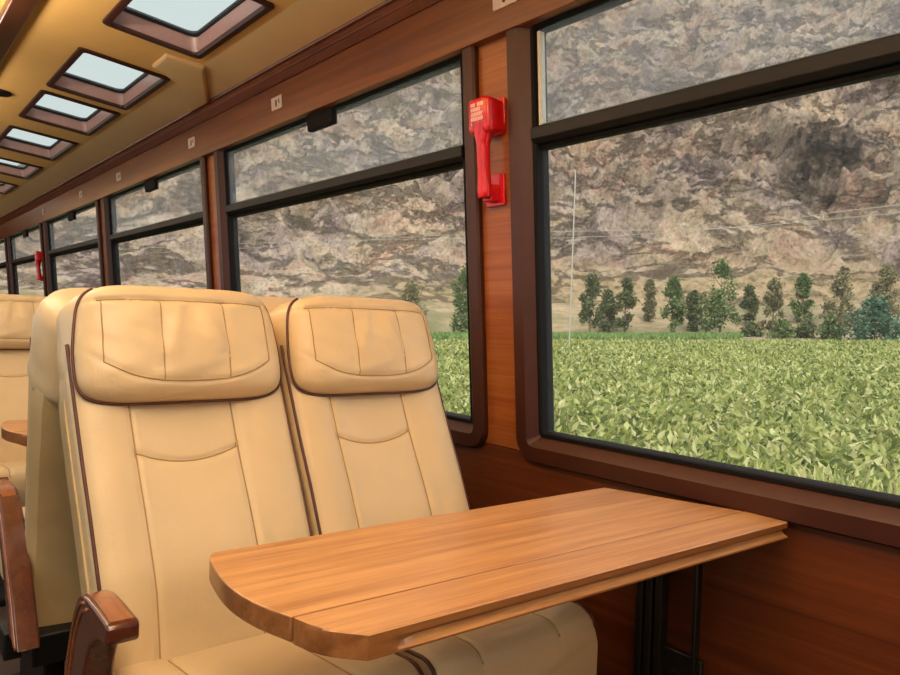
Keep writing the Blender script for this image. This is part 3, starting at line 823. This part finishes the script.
def rockz(R, T, X, Y):
    Z = ground(R, T)
    d = np.clip((R - RF - 66) / 40, 0, 1)
    n1 = fbm(X / 48, Y / 48, Z / 60, 3, 11, True) - .6
    n2 = fbm(X / 14, Y / 14, Z / 18, 4, 31, True) - .6
    n3 = fbm(X / 4.2, Y / 4.2, Z / 5, 3, 51, True) - .6
    amp = 30 * n1 + 24 * n2 + 7.0 * n3
    # rough outcrop
    el = Z / R; w = np.exp(-((T - CR_T) / .060) ** 2 - ((el - .185) / .035) ** 2)
    n4 = fbm(X / 11 + 3, Y / 11, Z / 9, 4, 77, True) - .55
    amp = amp + w * 30 * n4 - 9 * w
    amp = amp * d
    # ridge line: the mountain ends lower towards the far end of the valley
    cap = np.interp(np.degrees(T), [0, 10, 15, 20, 23, 29, 100], [.115, .145, .175, .225, .285, .47, .62])
    c0 = Z - .86 * (R - RF - 85)
    Rc = (.86 * (RF + 85) - c0) / (.86 - cap); Zc = cap * Rc
    Z = np.where(R > Rc, Zc - .25 * (R - Rc), Z)
    return X - .62 * amp * np.sin(T), Y - .62 * amp * np.cos(T), Z + .55 * amp - (1 - np.clip((R - RF - 66) / 6, 0, 1)) * 1.5
o = polar_mesh('mountain', rock_mat(), 6, 98, 760, np.concatenate([np.linspace(RF + 66, 340, 300), np.linspace(342, 560, 120), np.linspace(565, 800, 30)]), rockz); struct(o)
def dark_rock():
    t = Nt('dark_rock'); v = t.coords(); a = t.noise(v, .25, 6, .7); b = t.noise(v, 1.2, 5, .7)
    t.link(t.ramp(a, [(.3, srgb(70, 58, 50)), (.55, srgb(120, 104, 90)), (.75, srgb(160, 142, 120))]), t.b.inputs['Base Color'])
    t.b.inputs['Roughness'].default_value = .95; t.bump(b, 1, 1.0); return t.m

# foliage helper: many small folded leaves in one mesh
def leaf_mesh(name, P, D, L, Wd, mat, parent=None):
    """P base points, D directions, L lengths, Wd widths (arrays)"""
    n = len(P); D = D / np.linalg.norm(D, axis=1, keepdims=True)
    rnd = np.random.normal(size=(n, 3)); S = np.cross(D, rnd); S /= np.linalg.norm(S, axis=1, keepdims=True) + 1e-9
    Nn = np.cross(S, D)
    mid = P + D * (L * .5)[:, None] + Nn * (L * .10)[:, None]
    tip = P + D * L[:, None] - Nn * (L * .12)[:, None]
    v = np.stack([P, mid + S * (Wd * .5)[:, None], tip, mid - S * (Wd * .5)[:, None]], 1).reshape(-1, 3)
    me = bpy.data.meshes.new(name); me.vertices.add(4 * n); me.vertices.foreach_set('co', v.ravel())
    me.loops.add(6 * n); me.polygons.add(2 * n)
    b = np.arange(n)[:, None] * 4; idx = np.concatenate([b, b + 1, b + 2, b, b + 2, b + 3], 1).ravel()
    me.loops.foreach_set('vertex_index', idx.astype(np.int32)); me.polygons.foreach_set('loop_start', (np.arange(2 * n) * 3).astype(np.int32))
    me.update(calc_edges=True); me.validate()
    me.materials.append(mat); o = bpy.data.objects.new(name, me); C.objects.link(o)
    if parent: o.parent = parent
    return o
def leaf_mat(name, stops, trans=.35, patch=None):
    t = Nt(name); g = t.new('ShaderNodeNewGeometry')
    c = t.ramp(g.outputs['Random Per Island'], stops)
    if patch:
        f = t.noise(t.coords(), patch[0], 3); c = t.mix(t.ramp(f, [(.45, (0, 0, 0, 1)), (.62, (1, 1, 1, 1))]), c, patch[1])
    t.b.inputs['Roughness'].default_value = .6
    t.link(c, t.b.inputs['Base Color'])
    tr = t.new('ShaderNodeBsdfTranslucent'); t.link(c, tr.inputs['Color'])
    mx = t.new('ShaderNodeMixShader'); mx.inputs[0].default_value = trans
    t.link(t.b.outputs[0], mx.inputs[1]); t.link(tr.outputs[0], mx.inputs[2]); t.link(mx.outputs[0], t.out.inputs['Surface']); return t.m
crop_m = leaf_mat('crop_leaves', [(0, srgb(86, 102, 42)), (.3, srgb(140, 152, 70)), (.65, srgb(180, 182, 102)), (1, srgb(212, 208, 152))], .35)
weed_m = leaf_mat('verge_leaves', [(0, srgb(120, 140, 60)), (.5, srgb(190, 194, 110)), (1, srgb(226, 218, 160))], .35)
# crop: density falls with distance, leaves grow
def scatter(n, r0, r1, th0, th1, p):
    u = np.random.rand(n); r = (r0 ** p + u * (r1 ** p - r0 ** p)) ** (1 / p); th = np.radians(th0 + (th1 - th0) * np.random.rand(n)); return r, th
def crop(name, n, r0, r1, mat, p, th0=14, th1=88, bump=.28):
    r, th = scatter(n, r0, r1, th0, th1, p)
    x, y = r * np.sin(th), r * np.cos(th)
    cl_ = vnoise(x / .55, y / .55, seed=5) * .6 + vnoise(x / 1.6, y / 1.6, seed=9) * .4
    k_ = x > 2.3; r, th, x, y, cl_ = r[k_], th[k_], x[k_], y[k_], cl_[k_]; n = len(r)
    z = canopy(r, th) - .12 - .3 * np.clip(r / RF, 0, 1) - .50 * np.random.rand(n) ** 1.5 * np.clip(1.25 - r / 90, .3, 1) + (cl_ - .5) * bump * 2
    D = np.random.normal(size=(n, 3)); D[:, 2] = abs(D[:, 2]) * .6 + .25
    L = np.clip(.0036 * r + .13, .10, .5) * np.random.uniform(.7, 1.35, n)
    return leaf_mesh(name, np.stack([x, y, z], 1), D, L, L * .42, mat)
o = crop('crop_plants', 190000, 4.2, RF, crop_m, .55); tag(o, 'leafy green crop filling the field outside the windows', 'crop', kind='stuff')
r_, t_ = scatter(9000, 4.0, 8.0, 30, 88, 1)
x_, y_ = r_ * np.sin(t_), r_ * np.cos(t_)
keep = vnoise(x_ / .8, y_ / .8, seed=21) > .52
r_, t_, x_, y_ = r_[keep], t_[keep], x_[keep], y_[keep]; n_ = len(r_)
D_ = np.random.normal(size=(n_, 3)) * .6; D_[:, 2] = abs(D_[:, 2]) + .5
o = leaf_mesh('verge_weeds', np.stack([x_, y_, canopy(r_, t_) - .35 * np.random.rand(n_) + .02], 1), D_, np.random.uniform(.10, .22, n_), np.random.uniform(.02, .05, n_), weed_m)
tag(o, 'pale yellowish weeds along the track side of the green field', 'weeds', kind='stuff')
# pale far strip of a second crop beyond the field
n = 16000; r_, t_ = scatter(n, RF + 1, RF + 17, 14, 61, 1); x_, y_ = r_ * np.sin(t_), r_ * np.cos(t_)
D_ = np.random.normal(size=(n, 3)) * .4; D_[:, 2] = 1
strip_m = leaf_mat('far_strip_leaves', [(0, srgb(98, 130, 66)), (1, srgb(150, 176, 100))], .3)
o = leaf_mesh('far_crop_strip', np.stack([x_, y_, ground(r_, t_) + .1], 1), D_, np.random.uniform(.5, 1.0, n), np.random.uniform(.2, .4, n), strip_m)
tag(o, 'thin darker green strip of a second crop beyond the far edge of the field', 'crop', kind='stuff')

# trees
tree_ms = [leaf_mat('tree_olive', [(0, srgb(64, 74, 44)), (.6, srgb(98, 106, 62)), (1, srgb(138, 140, 92))], .25),
           leaf_mat('tree_green', [(0, srgb(70, 88, 48)), (.6, srgb(104, 124, 66)), (1, srgb(146, 158, 98))], .25),
           leaf_mat('tree_dry', [(0, srgb(96, 92, 62)), (.6, srgb(136, 128, 90)), (1, srgb(172, 162, 120))], .25)]
bush_m = leaf_mat('bush_teal', [(0, srgb(52, 82, 60)), (.6, srgb(84, 118, 88)), (1, srgb(124, 152, 120))], .25)
bark = plain('bark', srgb(110, 92, 72), .9)
def base_at(px, r):
    th = math.radians(px); return Vector((r * math.sin(th), r * math.cos(th), float(ground(np.array(r), np.array(th))) - .15))
def tree(th, r, h, w, k, label, name='tree', group='trees beyond the field', cat='tree', gap=.12, nl=1500, low=.0):
    b = base_at(th, r); root = empty(name, b)
    rnd = np.random.RandomState(int(th * 100) + int(r))
    mb = MB(); pts = [(0, 0, -.3), (rnd.uniform(-.2, .2), rnd.uniform(-.2, .2), h * .4), (rnd.uniform(-.4, .4), rnd.uniform(-.4, .4), h * .85)]
    pts = catmull(pts, 5); mb.tube(pts, [max(.04, .022 * h * (1 - i / len(pts))) for i in range(len(pts))], 7)
    for q in range(6):
        z = h * rnd.uniform(.2, .7); a = rnd.uniform(0, 6.28); l = w * .4
        mb.tube([(0, 0, z), (l * .5 * math.cos(a), l * .5 * math.sin(a), z + l * .5), (l * math.cos(a), l * math.sin(a), z + l * 1.1)], [.08, .05, .02], 5)
    mb.build('trunk' if name == 'tree' else 'stem', bark, root, smooth=True)
    # leaf clumps
    P = []; nc = 26
    cl = []
    for q in range(nc):
        t = rnd.uniform(low + gap, .95); prof = math.sin(math.pi * min(1, max(.05, t)) ** .8) * .55 + .35 * (1 - t)
        a = rnd.uniform(0, 6.28); rr = w * .5 * prof * rnd.uniform(.3, 1)
        cl.append((rr * math.cos(a), rr * math.sin(a), h * t, w * rnd.uniform(.10, .22)))
    for q in range(nl):
        c = cl[rnd.randint(nc)]; d = rnd.normal(size=3); d /= np.linalg.norm(d); s = c[3] * rnd.uniform(.4, 1)
        P.append((c[0] + d[0] * s, c[1] + d[1] * s, max(.1, c[2] + d[2] * s * 1.3)))
    D = rnd.normal(size=(nl, 3)); D[:, 2] += .3
    L = rnd.uniform(.35, .75, nl)
    leaf_mesh('foliage', np.array(P), D, L, L * .6, k, root)
    tag(root, label, cat, group)
T = [(50.1, 140, 9.5, 5.0, 0, 'leftmost olive tree seen through the big window, close to the window frame'),
     (52.7, 146, 9.0, 4.2, 0, 'slim olive tree second from the left in the big window'),
     (56.1, 142, 9.0, 4.6, 1, 'green tree left of the broadest tree in the big window'),
     (59.5, 138, 11.0, 7.0, 1, 'broadest and tallest green tree in the middle of the big window'),
     (63.0, 142, 8.5, 3.6, 2, 'thin dry tree right of the broadest tree'),
     (67.3, 146, 10.0, 5.5, 2, 'sparse dry tree behind the bushes at the right of the big window'),
     (40.2, 132, 10.5, 6.0, 1, 'dense green tree at the right side of the second window, beside the pillar'),
     (36.2, 150, 8.0, 6.0, 2, 'pale sparse tree above the window seat headrest in the second window'),
     (54.4, 158, 8.0, 3.6, 2, 'small pale tree set back between the slim olive tree and the green tree'),
     (61.4, 156, 6.5, 3.4, 0, 'short olive tree tucked behind the right side of the broadest tree')]
T += [(51.4, 150, 7.0, 4.5, 0, 'short dark tree between the leftmost tree and the slim olive tree'),
      (57.6, 150, 7.2, 4.0, 0, 'dark olive tree filling the gap left of the broadest tree'),
      (64.9, 158, 8.0, 4.2, 1, 'green tree standing back above the olive bush'),
      (69.9, 160, 9.0, 5.0, 2, 'pale dry tree standing behind the blue-green bush')]
for a in T: tree(a[0], a[1], a[2] * 1.2, a[3] * 1.15, tree_ms[a[4]], a[5], nl=2600)
tree(69.4, 118, 5.2, 8.5, bush_m, 'rounded blue-green bush at the right edge of the big window', 'bush', 'bushes on the bank', 'bush', .02, 2200)
for th, r, h, w, k, l in [(63.6, 122, 2.6, 4.4, 1, 'low green bush on the bank at the left of the bush row'), (65.2, 124, 3.0, 4.0, 0, 'olive bush in the middle of the bush row on the bank'),
                       (66.8, 122, 2.8, 4.6, 1, 'green bush just left of the blue-green bush'), (61.6, 128, 2.2, 4.0, 0, 'small olive bush at the foot of the broadest tree')]:
    tree(th, r, h, w, tree_ms[k], l, 'bush', 'bushes on the bank', 'bush', .02, 800)

# power line: pale pole with sagging wires
wirem = plain('pale_wire', srgb(170, 162, 146), .6)
b = base_at(48.55, 62); root = empty('power_line', b)
mb = MB(); mb.tube([(0, 0, -.2), (0, 0, 15.2)], [.07, .05], 8); pole = mb.build('pole', wirem, root, smooth=True, angle=40)
mb = MB(); mb.box(-.05, .05, -.8, .8, 9.4, 9.5); mb.build('crossarm', wirem, pole)
for e0, e1, e2 in ((.1254, .141, .0868), (.117, .150, .0930)):
    mb = MB()
    def wpnt(th, el, r): th = math.radians(th); return Vector((r * math.sin(th), r * math.cos(th), 1.13 + r * el)) - b
    pts = [wpnt(14, e2 - .02, 118)] + [wpnt(23.8, e2, 95)] + [wpnt(40.6, e2 + (e0 - e2) * .85, 68)] + [wpnt(48.55, e0, 62)] + [wpnt(60, (e0 + e1) / 2 - .003, 60)] + [wpnt(69, e1, 61), wpnt(86, e1 + .01, 68)]
    mb.tube(catmull(pts, 10), .022, 5); mb.build('wire', wirem, root, smooth=True, angle=0)
tag(root, 'pale utility pole and thin wires crossing in front of the mountain', 'power line')
